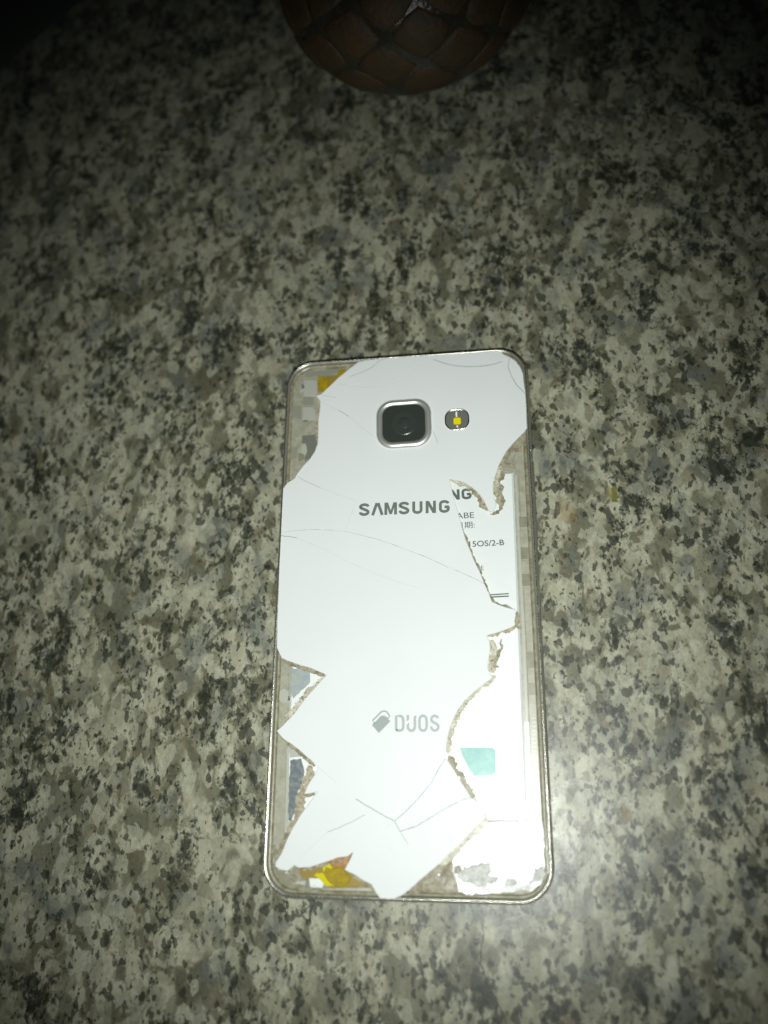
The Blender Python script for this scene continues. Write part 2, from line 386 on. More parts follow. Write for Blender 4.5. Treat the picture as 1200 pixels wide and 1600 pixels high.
# right hand channel of the mid frame with its windows and ribs
ch_ = prism('channel', [(29.51,40.51),(31.12,40.42),(31.66,28.25),(31.71,6.85),(31.45,-16.18),(31.49,-43.06),(31.62,-51.06),(28.29,-51.11),(28.56,-27.78),(28.72,-11.66),(28.65,10.15),(28.78,30.96),(27.37,35.36)], 5.0, 6.1, m_beige, phone, 0.15)
for k, (y0, y1) in enumerate(((808, 824), (856, 874), (898, 916), (1022, 1060), (1072, 1116))):
    pass
for pts in ([(28.32,20.31),(30.35,20.39),(30.38,17.74),(28.36,17.65)], [(28.29,12.42),(30.60,12.50),(30.62,9.59),(28.31,9.50)], [(28.30,5.82),(30.60,5.91),(30.60,2.91),(28.32,2.81)],
            [(28.66,-13.02),(31.03,-12.91),(30.99,-16.62),(28.63,-16.74)], [(28.62,-20.27),(30.96,-20.15),(31.12,-22.77),(28.49,-22.89)]):
    prism('frame_window', pts, 5.9, 6.16, m_olive, ch_, 0.05)
for pts in ([(28.33,16.95),(30.35,17.03),(30.47,12.94),(28.31,12.86)], [(28.45,9.14),(30.29,9.24),(30.30,6.20),(28.47,6.10)]):
    prism('frame_window', pts, 5.9, 6.22, m_beige, ch_, 0.08)
for k in range(13):
    p0 = [(29.26,-28.07),(30.13,-28.08),(29.87,-38.98),(29.02,-38.99)]
    a = Vector(p0[0]).lerp(Vector(p0[3]), k/12); b = Vector(p0[1]).lerp(Vector(p0[2]), k/12)
    bm = bmesh.new(); strip_bm(bm, [tuple(a), tuple(b)], 0.32, 6.3, 0.25); link_bm('rib', bm, m_beige2, ch_)

# upper left corner: bracket, pads, screw, amber flex cable
cor = prism('corner_bracket', [(-31.51,56.16),(-30.30,61.29),(-27.19,64.18),(-19.70,64.82),(-13.86,65.17),(-17.81,60.04),(-23.03,57.52),(-23.41,52.79),(-22.92,43.44),(-25.19,39.00),(-28.81,34.31),(-31.46,31.93),(-32.28,42.13)], 5.2, 6.15, m_beige, phone, 0.15)
prism('contact_pad', [(-27.76,61.78),(-24.01,61.72),(-23.68,57.08),(-25.09,56.79),(-27.58,57.15)], 6.1, 6.4, m_beige2, cor, 0.1)
prism('contact_pad', [(-27.62,53.72),(-24.98,53.74),(-24.05,52.36),(-23.78,49.71),(-27.65,49.95)], 6.1, 6.4, m_beige2, cor, 0.1)
prism('bracket_recess', [(-27.62,56.86),(-24.77,56.68),(-24.69,54.19),(-27.70,54.39)], 6.0, 6.2, m_grey, cor, 0.05)
prism('bracket_recess', [(-31.06,54.39),(-28.03,54.20),(-27.87,50.03),(-31.10,51.36)], 6.0, 6.22, m_grey, cor, 0.1)
prism('bracket_recess', [(-27.52,45.37),(-23.34,45.50),(-23.38,41.64),(-24.52,39.51),(-26.53,37.80),(-26.36,42.35),(-27.44,43.33)], 6.0, 6.25, m_dark, cor, 0.05)
prism('contact_pad', [(-27.72,42.89),(-26.51,43.19),(-26.13,42.25),(-25.91,40.96),(-26.37,39.53),(-27.63,40.69)], 6.1, 6.45, m_beige2, cor, 0.15)
prism('bracket_recess', [(-28.36,40.26),(-26.82,40.73),(-26.56,38.53),(-28.26,37.89)], 6.0, 6.22, m_olive, cor, 0.1)
prism('bracket_recess', [(-27.19,64.18),(-16.16,64.95),(-16.83,63.44),(-19.66,63.26),(-19.97,61.73),(-23.71,61.99),(-23.74,62.96),(-27.13,62.62)], 6.0, 6.2, m_grey, cor, 0.05)
prism('bracket_recess', [(-30.36,42.21),(-28.45,42.47),(-28.66,39.00),(-30.71,38.38)], 6.0, 6.2, m_grey, cor, 0.1)
prism('boss', [(-30.08,61.56),(-28.50,62.42),(-27.37,60.98),(-27.30,59.05),(-28.68,57.99),(-30.18,59.63)], 6.0, 6.4, m_beige, cor, 0.25)
prism('screw', [(-28.05,60.78),(-27.50,60.36),(-27.38,59.39),(-27.90,59.04),(-28.28,59.83)], 6.2, 6.5, m_slate, cor, 0.1)
prism('slot', [(-27.50,49.89),(-26.09,49.80),(-26.25,49.35),(-27.30,49.41)], 6.0, 6.3, m_dark, cor, 0.03)
flex = prism('flex_cable', [(-23.84,62.43),(-21.00,62.61),(-20.89,58.75),(-22.09,57.88),(-23.51,57.97)], 6.1, 6.5, m_kapton, phone, 0.1)
prism('fold', [(-21.00,62.45),(-18.53,62.66),(-18.31,61.10),(-20.89,58.59)], 6.1, 6.42, m_kapton2, flex, 0.1)
prism('fold', [(-18.03,64.15),(-15.91,64.38),(-15.88,63.22),(-18.14,61.64),(-18.51,62.44)], 6.1, 6.45, m_kapton, flex, 0.1)

# left side channel and patches
lc = prism('channel', [(-30.90,-12.22),(-28.41,-13.81),(-28.12,-27.51),(-28.05,-39.20),(-27.56,-53.21),(-28.27,-57.30),(-31.05,-58.70),(-31.56,-51.89),(-31.76,-36.32)], 5.2, 6.1, m_beige, phone, 0.15)
prism('boss', [(-30.41,-21.19),(-29.49,-20.60),(-28.35,-21.21),(-27.96,-22.73),(-28.22,-24.09),(-29.30,-24.53),(-30.45,-23.77),(-30.83,-22.40)], 6.05, 6.3, m_beige2, lc, 0.15)
prism('screw', [(-28.26,-22.59),(-27.77,-22.89),(-27.74,-23.65),(-28.36,-23.79)], 6.05, 6.45, m_chamfer, lc, 0.1)
p_ = prism('battery_wrap_patch', rough_poly([(-27.73,-16.05),(-22.94,-16.57),(-22.99,-19.47),(-24.81,-21.27),(-26.94,-23.36),(-27.82,-21.24)], 0.8, 0.25, 3), 6.3, 6.52, m_blue, phone, 0.05)
prism('battery_wrap_patch', rough_poly([(-27.10,-37.48),(-24.50,-37.05),(-23.65,-39.19),(-23.68,-42.32),(-24.82,-44.29),(-24.97,-47.93),(-26.21,-50.70),(-26.96,-50.71)], 0.8, 0.25, 5), 6.3, 6.52, m_slate, phone, 0.05)
prism('battery_wrap_patch', rough_poly([(-27.59,-33.43),(-23.90,-36.61),(-27.12,-36.91)], 0.8, 0.15, 6), 6.3, 6.5, m_beige2, phone, 0.05)

# lower edge: amber flex, copper, white connector and foil
low = prism('lower_tray', [(-30.41,-60.04),(-26.61,-61.57),(-16.26,-62.68),(-4.67,-65.03),(1.02,-65.92),(6.64,-66.04),(-4.66,-66.57),(-21.99,-66.34),(-27.94,-64.77)], 5.3, 6.1, m_olive, phone, 0.1)
prism('lower_ledge', [(-19.05,-64.80),(-14.99,-64.45),(-7.78,-64.29),(-6.04,-66.06),(-19.01,-65.85)], 6.0, 6.35, m_beige, phone, 0.2)
fx = prism('flex_cable', rough_poly([(-24.13,-60.94),(-20.62,-60.21),(-17.40,-59.75),(-13.89,-60.21),(-10.36,-62.51),(-7.46,-64.00),(-16.10,-64.72),(-18.33,-63.07),(-24.04,-63.32)], 1.0, 0.2, 8), 6.1, 6.45, m_kapton2, phone, 0.1)
prism('fold', rough_poly([(-18.56,-59.77),(-16.80,-59.60),(-16.32,-61.04),(-16.71,-62.89),(-15.80,-64.31),(-17.83,-64.22),(-19.04,-62.94),(-20.53,-62.18),(-19.96,-61.65),(-18.50,-61.48)], 0.6, 0.25, 5), 6.2, 6.6, m_yellow, fx, 0.1)
prism('fold', rough_poly([(-17.93,-60.28),(-16.17,-60.51),(-14.72,-60.35),(-12.95,-61.23),(-11.91,-62.52),(-12.32,-63.70),(-14.33,-64.40),(-16.37,-63.92),(-17.85,-62.91),(-18.48,-61.61)], 0.7, 0.35, 21), 6.3, 6.66, m_kapton, fx, 0.2)
prism('copper_patch', rough_poly([(-19.43,-59.65),(-16.24,-58.52),(-12.60,-57.66),(-11.59,-56.98),(-12.29,-58.59),(-13.27,-60.58),(-14.73,-60.22),(-17.38,-59.61)], 0.7, 0.2, 4), 6.3, 6.7, m_copper, fx, 0.1)
prism('copper_patch', rough_poly([(-23.52,-60.65),(-20.01,-59.92),(-19.12,-60.04),(-21.14,-61.14),(-23.50,-61.18)], 0.7, 0.15, 4), 6.3, 6.7, m_glue2, fx, 0.1)
prism('white_connector', rough_poly([(-24.61,-63.06),(-22.26,-63.01),(-22.21,-64.32),(-24.86,-64.12)], 0.8, 0.15, 4), 6.1, 6.55, m_beige2, phone, 0.15)
prism('white_connector', rough_poly([(-21.68,-62.74),(-19.05,-62.68),(-18.14,-63.71),(-18.54,-64.76),(-21.32,-64.56)], 0.8, 0.15, 9), 6.1, 6.6, m_label, phone, 0.15)
def crumple(name, outline, z, amp, m, parent, seed, step=0.8):
    p = ccw(outline); xs = [a for a, b in p]; ys = [b for a, b in p]
    bm = bmesh.new(); f = bm.faces.new([bm.verts.new((x, y, 0)) for x, y in p])
    for ax, lo, hi in ((0, min(xs), max(xs)), (1, min(ys), max(ys))):
        t = lo+step
        while t < hi:
            no = (1, 0, 0) if ax == 0 else (0, 1, 0); co = (t, 0, 0) if ax == 0 else (0, t, 0)
            bmesh.ops.bisect_plane(bm, geom=bm.verts[:]+bm.edges[:]+bm.faces[:], plane_co=co, plane_no=no); t += step
    bmesh.ops.triangulate(bm, faces=bm.faces[:])
    for v in bm.verts:
        h = noise.noise(Vector((v.co.x*0.28+seed, v.co.y*0.28, seed)))+0.5*abs(noise.noise(Vector((v.co.x*0.8, v.co.y*0.8+seed, 2))))
        v.co = Vector((v.co.x*MM, v.co.y*MM, (z+amp*h)*MM))
    ext = bmesh.ops.extrude_face_region(bm, geom=bm.faces[:])
    for v in [e for e in ext['geom'] if isinstance(e, bmesh.types.BMVert)]: v.co.z -= 0.25*MM
    bmesh.ops.recalc_face_normals(bm, faces=bm.faces[:])
    return link_bm(name, bm, m, parent)
crumple('foil_sheet', rough_poly([(17.80,-51.23),(23.86,-50.49),(30.27,-50.28),(31.61,-51.05),(31.60,-56.26),(31.26,-60.11),(30.17,-62.67),(27.41,-63.74),(20.54,-64.91),(14.33,-65.44),(12.00,-64.60),(11.21,-62.06),(10.43,-58.71),(11.88,-56.86),(14.62,-54.19)], 1.5, 0.35, 2), 6.3, 0.35, m_foil, phone, 4)
prism('foil_patch', rough_poly([(12.67,-60.19),(14.92,-59.37),(16.89,-58.82),(18.54,-59.05),(19.06,-60.32),(18.19,-61.37),(20.11,-61.84),(20.07,-62.85),(16.75,-63.44),(12.89,-63.01),(11.52,-62.02)], 0.5, 0.7, 3), 6.4, 6.88, m_gfoil, phone, 0.15)
prism('foil_patch', rough_poly([(11.01,-59.71),(12.13,-59.43),(12.67,-60.45),(12.09,-61.36),(10.98,-61.00)], 0.5, 0.15, 3), 6.4, 6.8, m_glue2, phone, 0.1)
prism('foil_patch', rough_poly([(22.31,-61.79),(24.23,-61.49),(24.44,-63.01),(21.97,-63.45)], 0.5, 0.5, 7), 6.4, 6.88, m_gfoil, phone, 0.1)
prism('foil_patch', rough_poly([(28.10,-60.40),(30.35,-59.08),(30.66,-60.85),(28.82,-62.41),(26.91,-62.71)], 0.5, 0.6, 9), 6.4, 6.88, m_gfoil, phone, 0.1)
crumple('glue_patch', rough_poly([(1.06,-65.62),(4.46,-62.72),(8.17,-59.53),(10.46,-57.41),(11.27,-58.96),(10.40,-60.79),(11.47,-63.08),(12.53,-65.35),(8.08,-65.84)], 1.0, 0.3, 9), 6.35, 0.25, m_glue2, phone, 8)
crumple('glue_patch', rough_poly([(12.54,-65.10),(17.78,-65.23),(23.29,-64.34),(27.43,-63.24),(30.46,-62.41),(29.55,-64.20),(25.96,-65.66),(17.76,-65.86)], 1.0, 0.2, 11), 6.2, 0.2, m_gold, phone, 12)

# residues of adhesive round the broken edges (z 6.6)
GZ = 6.62
def glue(line, wid, m=m_glue, seed=0, jit=0.55, z=GZ): return ribbon('adhesive_residue', line, wid*0.88, z-0.1+0.0045*seed, m, phone, 0.25, jit, seed)
glue([(-23.98,56.81),(-23.03,54.84),(-23.10,51.64),(-23.53,48.86),(-23.17,43.29)], 1.1, m_glue3, 1)
glue([(11.61,30.75),(13.39,30.32),(15.31,29.54),(17.05,28.42),(18.75,26.46),(20.12,24.20),(21.16,22.13)], 1.7, m_glue, 2)
glue([(16.72,28.27),(18.43,26.14),(19.32,23.89),(20.85,22.31)], 1.1, m_glue2, 22, 0.9)
glue([(27.53,39.35),(25.83,36.99),(24.63,34.96),(24.11,33.94)], 2.6, m_glue2, 3, 0.4)
glue([(30.58,42.71),(29.50,40.30),(28.27,37.73)], 2.8, m_glue2, 31, 0.6)
glue([(24.59,33.92),(23.69,31.02),(23.27,28.13),(23.65,25.39),(24.20,23.34)], 2.0, m_glue, 4, 0.35)
glue([(25.20,33.01),(24.80,30.96),(24.11,29.28),(24.17,26.72),(24.54,23.99),(24.34,22.66),(23.36,21.70),(21.45,21.27)], 1.1, m_glue2, 5, 0.9, GZ+0.04)
glue([(24.45,34.27),(26.52,34.16),(27.94,33.57)], 1.3, m_glue2, 6, 0.7)
glue([(11.28,30.42),(12.32,25.56),(13.51,20.77),(14.53,16.73)], 0.35, m_glue2, 7, 1.0)
glue([(14.56,17.72),(15.43,14.38),(16.32,12.38),(17.48,9.09),(18.79,6.16),(19.78,3.11),(20.92,0.40)], 0.62, m_glue2, 8, 1.1)
glue([(21.06,0.08),(21.47,-1.34),(23.11,-2.16),(25.82,-2.69)], 1.4, m_glue2, 9, 0.5)
glue([(26.99,-3.33),(26.93,-4.87),(26.71,-6.55),(27.12,-7.48)], 1.1, m_glue2, 10, 0.6)
glue([(19.85,-9.16),(22.28,-8.60),(24.40,-7.88),(26.53,-7.16),(28.01,-7.50)], 1.1, m_glue3, 11, 0.8)
glue([(20.72,-10.09),(21.07,-13.12),(20.67,-16.10),(20.76,-17.88)], 2.4, m_glue, 12, 0.3)
glue([(23.13,-9.84),(22.92,-11.65),(22.09,-13.89),(21.12,-16.11),(22.29,-16.42)], 0.8, m_glue2, 13, 1.0, GZ+0.03)
glue([(21.33,-18.48),(19.81,-19.64),(17.70,-20.94),(15.57,-22.83),(13.75,-24.86),(12.21,-27.45),(10.97,-30.32),(10.33,-33.45),(9.99,-35.99)], 1.7, m_glue, 14, 0.5)
glue([(10.13,-36.27),(11.12,-38.23),(12.52,-40.44),(13.91,-42.91),(15.84,-45.62)], 1.7, m_glue2, 15, 0.7)
glue([(15.71,-45.35),(16.93,-47.50),(18.42,-49.76)], 0.9, m_glue, 16, 0.8)
glue([(18.56,-49.75),(16.82,-51.24),(14.65,-53.39),(11.76,-56.32),(8.18,-59.52)], 1.5, m_glue, 17, 0.7)
glue([(8.18,-59.52),(4.63,-62.70),(1.09,-65.47)], 2.2, m_glue2, 18, 0.5)
glue([(-30.91,-12.60),(-29.21,-14.50),(-26.13,-15.62),(-22.75,-16.74),(-19.24,-18.00)], 1.0, m_glue2, 19, 0.5)
glue([(-19.54,-18.30),(-21.98,-20.55),(-24.40,-23.09),(-26.49,-25.77),(-28.87,-28.73)], 1.3, m_glue, 20, 0.8)
glue([(-29.84,-31.39),(-26.92,-34.02),(-23.89,-36.33),(-21.04,-38.76)], 1.2, m_glue2, 21, 0.5)
glue([(-22.27,-38.62),(-22.19,-40.89),(-23.31,-43.44),(-24.13,-45.69),(-24.04,-47.91),(-25.12,-50.96),(-26.50,-53.71)], 2.2, m_glue3, 22, 0.5)
glue([(-24.16,-44.85),(-22.63,-45.26),(-20.83,-44.82)], 1.0, m_glue2, 23, 0.6)
glue([(-26.53,-53.17),(-27.89,-56.18),(-29.23,-59.43)], 1.6, m_glue2, 24, 0.5)
glue([(-30.08,-60.25),(-27.92,-61.81),(-25.25,-62.02),(-23.81,-60.93)], 1.8, m_olive, 25, 0.5)
glue([(-10.35,-62.23),(-8.31,-63.49),(-6.86,-65.01),(-5.71,-66.40)], 0.8, m_gold, 26, 0.4)
glue([(-28.54,-60.75),(-26.72,-61.51),(-24.61,-62.52),(-22.24,-63.00)], 1.3, m_gold, 30, 0.9)
glue([(-23.47,-60.91),(-21.12,-60.73),(-19.09,-60.16),(-17.05,-59.59)], 0.9, m_glue2, 42, 1.0)
glue([(-16.76,-59.72),(-14.43,-59.14),(-12.13,-58.04)], 0.5, m_glue2, 44, 1.0)
glue([(-12.06,-61.47),(-10.31,-62.48),(-7.99,-63.73),(-6.54,-65.24)], 1.2, m_glue2, 40, 0.8)
glue([(-26.37,-63.36),(-23.36,-64.87),(-18.96,-65.55),(-13.16,-65.81),(-6.71,-65.91)], 0.9, m_gold, 34, 0.8)
glue([(-22.28,-62.48),(-21.95,-63.53),(-22.04,-64.84)], 0.5, m_dark, 36, 0.8)
glue([(-30.18,-55.95),(-29.59,-58.64),(-28.58,-61.03)], 1.2, m_gold, 37, 0.8)
glue([(26.27,65.75),(28.54,64.06),(30.42,61.29)], 0.9, m_gold, 27, 0.6)
glue([(30.72,60.52),(31.39,57.12),(31.74,54.15)], 0.7, m_gold, 28, 0.6)

# ------------------------------------------------------------------ shattered white back glass (top at ZT)
K1 = [(-18.31,61.04),(-14.81,61.37),(-11.16,62.65),(-8.74,63.82),(-6.84,65.51),(-4.75,66.42)]
K2 = [(-19.34,59.96),(-15.46,59.12),(-11.88,58.31),(-7.54,58.20),(-4.70,58.76),(-1.79,60.83),(0.62,61.99),(3.20,62.95),(5.43,63.93),(8.01,64.89)]
K3 = [(6.31,66.36),(8.01,64.89),(9.03,64.43),(11.56,63.29),(13.92,62.61),(17.45,62.10),(20.97,62.03),(23.82,62.39),(25.84,62.99),(28.05,64.15)]
K4 = [(28.05,64.15),(27.37,61.57),(28.16,58.71),(29.37,56.03),(31.54,53.31)]
K7 = [(-31.72,18.37),(-28.71,18.68),(-23.86,18.90),(-18.20,18.45),(-14.89,17.98),(-10.77,16.81),(-7.10,15.74),(-1.68,13.64),(5.48,10.60),(10.79,7.83),(13.88,6.45),(16.94,4.92),(19.51,3.42)]
K11 = [(9.59,-36.86),(7.96,-39.09),(6.33,-42.00),(3.40,-45.45),(0.13,-48.60),(-2.26,-50.52)]
K13 = [(-2.26,-50.52),(-0.95,-52.65),(2.64,-51.53),(6.24,-49.48),(9.85,-47.42),(13.45,-45.77),(15.03,-45.35)]
EA = [(-16.33,62.73),(-14.52,64.24),(-12.44,65.83),(-8.94,66.19),(-7.19,66.22)]          # towards the upper edge
E_tr1 = [(31.52,52.95),(31.57,48.78),(31.49,45.20),(31.50,43.77),(31.00,42.91),(29.38,41.33),(27.71,39.57),(26.28,37.90),(24.99,35.70),(23.96,33.67),(23.25,31.64),(22.66,29.95),(22.34,28.26),(22.51,25.54),(22.96,23.33),(22.60,22.17),(21.40,21.55),(20.73,22.75),(19.85,24.98),(18.59,26.90),(16.92,28.52),(15.03,29.81),(13.27,30.41),(11.50,30.84),(12.54,25.82),(13.72,21.04),(14.44,17.84),(15.31,14.51),(16.19,12.19),(17.35,8.91),(18.52,6.31)]
E_lr = [(19.65,3.10),(20.50,0.88),(21.20,-1.02),(22.83,-1.83),(24.62,-2.50),(26.56,-3.00),(26.66,-4.24),(26.38,-5.46),(26.18,-6.98),(24.42,-7.70),(22.30,-8.42),(19.57,-9.13),(20.28,-10.50),(20.37,-12.31),(20.00,-14.55),(19.63,-16.63),(20.04,-17.97),(20.74,-19.00),(18.78,-20.30),(16.51,-22.04),(14.33,-23.91),(12.43,-26.36),(11.20,-28.80),(10.35,-31.08),(9.79,-33.49),(9.61,-35.88)]
G_r = [(11.29,-39.36),(12.96,-42.10),(14.48,-44.41)]
E_low = [(16.29,-46.01),(16.97,-47.08),(18.31,-49.54),(16.86,-50.68),(13.98,-53.49),(10.75,-56.43),(7.54,-59.35),(4.00,-62.13),(1.18,-64.50),(-0.66,-65.82),(-2.34,-66.37),(-4.46,-66.62),(-5.31,-66.44),(-6.17,-65.44),(-7.33,-63.66),(-9.06,-62.92),(-10.80,-61.92),(-13.42,-60.80),(-12.73,-59.60),(-12.03,-58.27),(-11.61,-57.20),(-12.76,-58.02),(-14.94,-58.32),(-17.25,-59.16),(-19.57,-59.86),(-21.31,-60.43),(-23.95,-60.61),(-24.85,-60.10),(-26.42,-61.32),(-28.06,-61.09),(-29.28,-60.45),(-29.32,-59.65),(-27.94,-57.48),(-26.87,-54.77),(-25.49,-52.04),(-23.81,-49.28),(-22.38,-47.33),(-21.23,-45.94),(-20.08,-44.40),(-21.58,-44.76),(-23.23,-44.98),(-22.54,-43.16),(-21.68,-41.75),(-20.82,-40.62),(-20.11,-39.06),(-21.52,-37.78),(-23.41,-36.36),(-24.36,-35.50),(-26.58,-33.91),(-28.81,-32.60),(-30.45,-30.84),(-28.96,-29.52),(-26.27,-26.73),(-23.90,-23.47),(-21.50,-20.79),(-18.78,-17.79),(-20.37,-17.17),(-22.60,-16.22),(-25.81,-15.26),(-28.71,-14.29),(-30.02,-13.66),(-30.73,-12.40),(-31.35,-11.15),(-31.58,-4.83),(-31.59,0.31),(-31.74,11.85),(-31.73,16.92)]
E_ul = [(-31.89,25.55),(-31.82,30.12),(-30.81,31.67),(-28.81,33.00),(-28.08,34.39),(-26.72,36.29),(-25.07,38.01),(-23.65,40.28),(-22.98,42.43),(-22.93,45.91),(-23.03,48.97),(-22.69,52.41),(-22.70,54.86),(-23.81,56.45),(-22.41,56.93),(-20.62,58.71)]
T_b = [(-1.97,66.35),(1.49,66.34),(4.25,66.32)]
T_c = [(10.08,66.36),(15.18,66.36),(20.26,66.32),(24.96,66.19),(25.79,65.93),(26.59,65.02)]
T_d = [(29.49,62.91),(30.42,61.34),(31.15,59.24),(31.34,56.08)]
def shard(pts, seed, z=ZT-0.06):
    p = ccw(clean(pts, 0.05)); p = inset(p, 0.02)
    p = rough_poly(p, 0.9, 0.05, seed)
    o = prism('glass_shard', p, 6.68, z, m_white, phone, 0.07)
    me_ = o.data; tx, ty = {2: (0.0015, -0.004), 3: (0.0, -0.008), 4: (-0.008, 0.004), 7: (0.006, 0.005), 1: (0.003, -0.006)}.get(seed, (0, 0))
    cx_ = sum(v.co.x for v in me_.vertices)/len(me_.vertices); cy_ = sum(v.co.y for v in me_.vertices)/len(me_.vertices)
    for v in me_.vertices: v.co.z += (v.co.x-cx_)*tx+(v.co.y-cy_)*ty
    return o
rv = lambda l: l[::-1]
shard(EA+rv(K1), 1)
shard(K1[:-1]+K1[-1:]+T_b+K3[:2]+rv(K2)[1:], 2)
shard(K3[:1]+T_c+rv(K3[1:]), 3)
shard(T_d+rv(K4)+[], 4)
E_up = K2+K3[2:]+K4[1:]+E_tr1+rv(K7)+E_ul
main = shard(E_up, 5)
low_s = shard(K7+E_lr+K11+K13[1:]+E_low, 6)
shard(rv(K11)+G_r+rv(K13)[:-1], 7)

# partial cracks: thin proud slivers of the broken glass edge
CZ = ZT-0.045
def crack(line, wid, m, par, seed=0): return ribbon('crack', line, wid, CZ, m, par, 0.0, 0.0, seed)
def fine(pts):  # subdivide and jitter
    out = []
    for a, b in zip(pts, pts[1:]):
        a, b = Vector(a), Vector(b); k = max(1, int((b-a).length/1.0))
        for i in range(k):
            q = a.lerp(b, i/k); out.append((q.x+random.uniform(-.05, .05), q.y+random.uniform(-.05, .05)))
    out.append(pts[-1]); return out
crack(fine([(-22.40,56.55),(-20.28,56.03),(-18.34,55.43)]), 0.12, m_crack2, main)
crack(fine([(-22.69,54.67),(-20.20,53.19),(-17.55,51.71)]), 0.07, m_crack2, main)
crack(fine([(-17.55,51.71),(-15.97,50.68),(-14.74,49.76)]), 0.12, m_crack, main)
crack(fine([(-14.74,49.76),(-13.17,48.28),(-11.42,46.52),(-7.47,43.18)]), 0.07, m_crack2, main)
crack(fine([(-27.80,33.30),(-25.35,31.76),(-21.89,30.01)]), 0.09, m_crack, main)
crack(fine([(-21.89,30.01),(-16.79,27.84),(-12.25,25.90),(-13.51,22.52),(-14.76,19.16)]), 0.07, m_crack2, main)
crack(fine([(7.44,44.30),(8.24,42.64),(8.72,40.82)]), 0.08, m_crack, main)
crack(fine([(-31.67,17.43),(-29.48,17.18),(-27.45,16.68)]), 0.12, m_crack, low_s)
crack(fine([(-27.45,16.68),(-25.92,16.03),(-20.70,13.65),(-14.40,10.20),(-9.18,7.65),(-1.34,4.34),(3.69,2.76)]), 0.06, m_crack2, low_s)
crack(fine([(-11.10,-45.85),(-9.01,-47.06),(-6.05,-48.67),(-2.26,-50.52)]), 0.16, m_crack, low_s)
crack(fine([(-2.26,-50.52),(-0.95,-52.65),(0.84,-55.28)]), 0.10, m_crack, low_s)
crack(fine([(-17.43,-53.01),(-14.80,-52.03),(-11.60,-50.63),(-8.98,-49.25)]), 0.10, m_crack, low_s)
crack(fine([(-17.43,-53.01),(-22.02,-57.12),(-23.73,-58.75)]), 0.05, m_crack2, low_s)
crack(fine([(-20.11,-39.06),(-17.64,-40.88),(-15.64,-42.55)]), 0.08, m_crack2, low_s)
crack(fine([(-2.26,-50.65),(-3.41,-51.34),(-4.28,-52.29)]), 0.07, m_crack2, low_s)

for ln_, wd_ in ((K3[1:-1], 0.11), (K4, 0.08), (K1[1:], 0.07)):
    bm = bmesh.new(); strip_bm(bm, ln_, wd_, ZT+0.05); link_bm('crack', bm, m_crack, main)
# loose splinters and crumbs of glass along the broken edges and on the foil
m_spl = mat('clear_splinter', (0.80, 0.81, 0.76), 0.15, 0, 1.0)
bm = bmesh.new()
def crumbs(line, count, spread, size, z=6.9):
    for _ in range(count):
        k = random.randrange(len(line)-1); q = Vector(line[k]).lerp(Vector(line[k+1]), random.random())
        q = q+Vector((random.gauss(0, spread), random.gauss(0, spread))); a0 = random.uniform(0, 6.28); sz = size*random.uniform(0.35, 1.2)
        vs = [bm.verts.new(((q.x+sz*math.cos(a0+t)*e)*MM, (q.y+sz*math.sin(a0+t)*e)*MM, (z+random.uniform(0, 0.28))*MM)) for t, e in ((0, 1.3), (2.2, 0.7), (3.9, 0.6))]
        top = bm.verts.new((q.x*MM, q.y*MM, (z-0.3)*MM)); f = bm.faces.new(vs)
        for i in range(3): bm.faces.new((vs[i], top, vs[(i+1) % 3]))
crumbs([(19.54,-19.08),(15.43,-22.85),(11.92,-28.04),(10.05,-33.46),(10.28,-36.84),(13.10,-41.27),(16.12,-46.15),(18.28,-49.88)], 60, 0.35, 0.22)
crumbs([(17.95,-51.48),(13.90,-55.49),(9.61,-59.48),(5.06,-63.18)], 40, 0.8, 0.28)
crumbs([(12.03,-64.05),(17.84,-63.92),(23.33,-63.54),(30.23,-61.37),(31.80,-52.34),(31.96,-44.40)], 60, 1.2, 0.30)
crumbs([(-27.94,-60.19),(-24.87,-62.78),(-18.91,-65.53),(-7.39,-65.78)], 26, 0.8, 0.25)
crumbs([(-19.82,-18.02),(-23.45,-22.22),(-28.54,-27.86)], 30, 0.4, 0.22)
crumbs([(-22.86,-37.77),(-23.51,-44.84),(-26.45,-53.70),(-28.61,-58.60)], 34, 0.5, 0.22)
crumbs([(12.10,30.31),(17.51,27.30),(21.16,21.73),(24.11,24.96),(23.72,31.81),(28.46,38.51)], 34, 0.5, 0.18)
crumbs([(-29.92,64.45),(-30.14,52.93),(-30.54,38.13)], 16, 0.8, 0.18, 6.5)
crumbs([(31.96,38.24),(31.90,5.03),(31.86,-19.24),(32.23,-44.40),(32.13,-56.21)], 70, 0.22, 0.16, 7.0)
bmesh.ops.recalc_face_normals(bm, faces=bm.faces[:])
o = link_bm('glass_splinters', bm, m_spl, phone); o['kind'] = 'stuff'

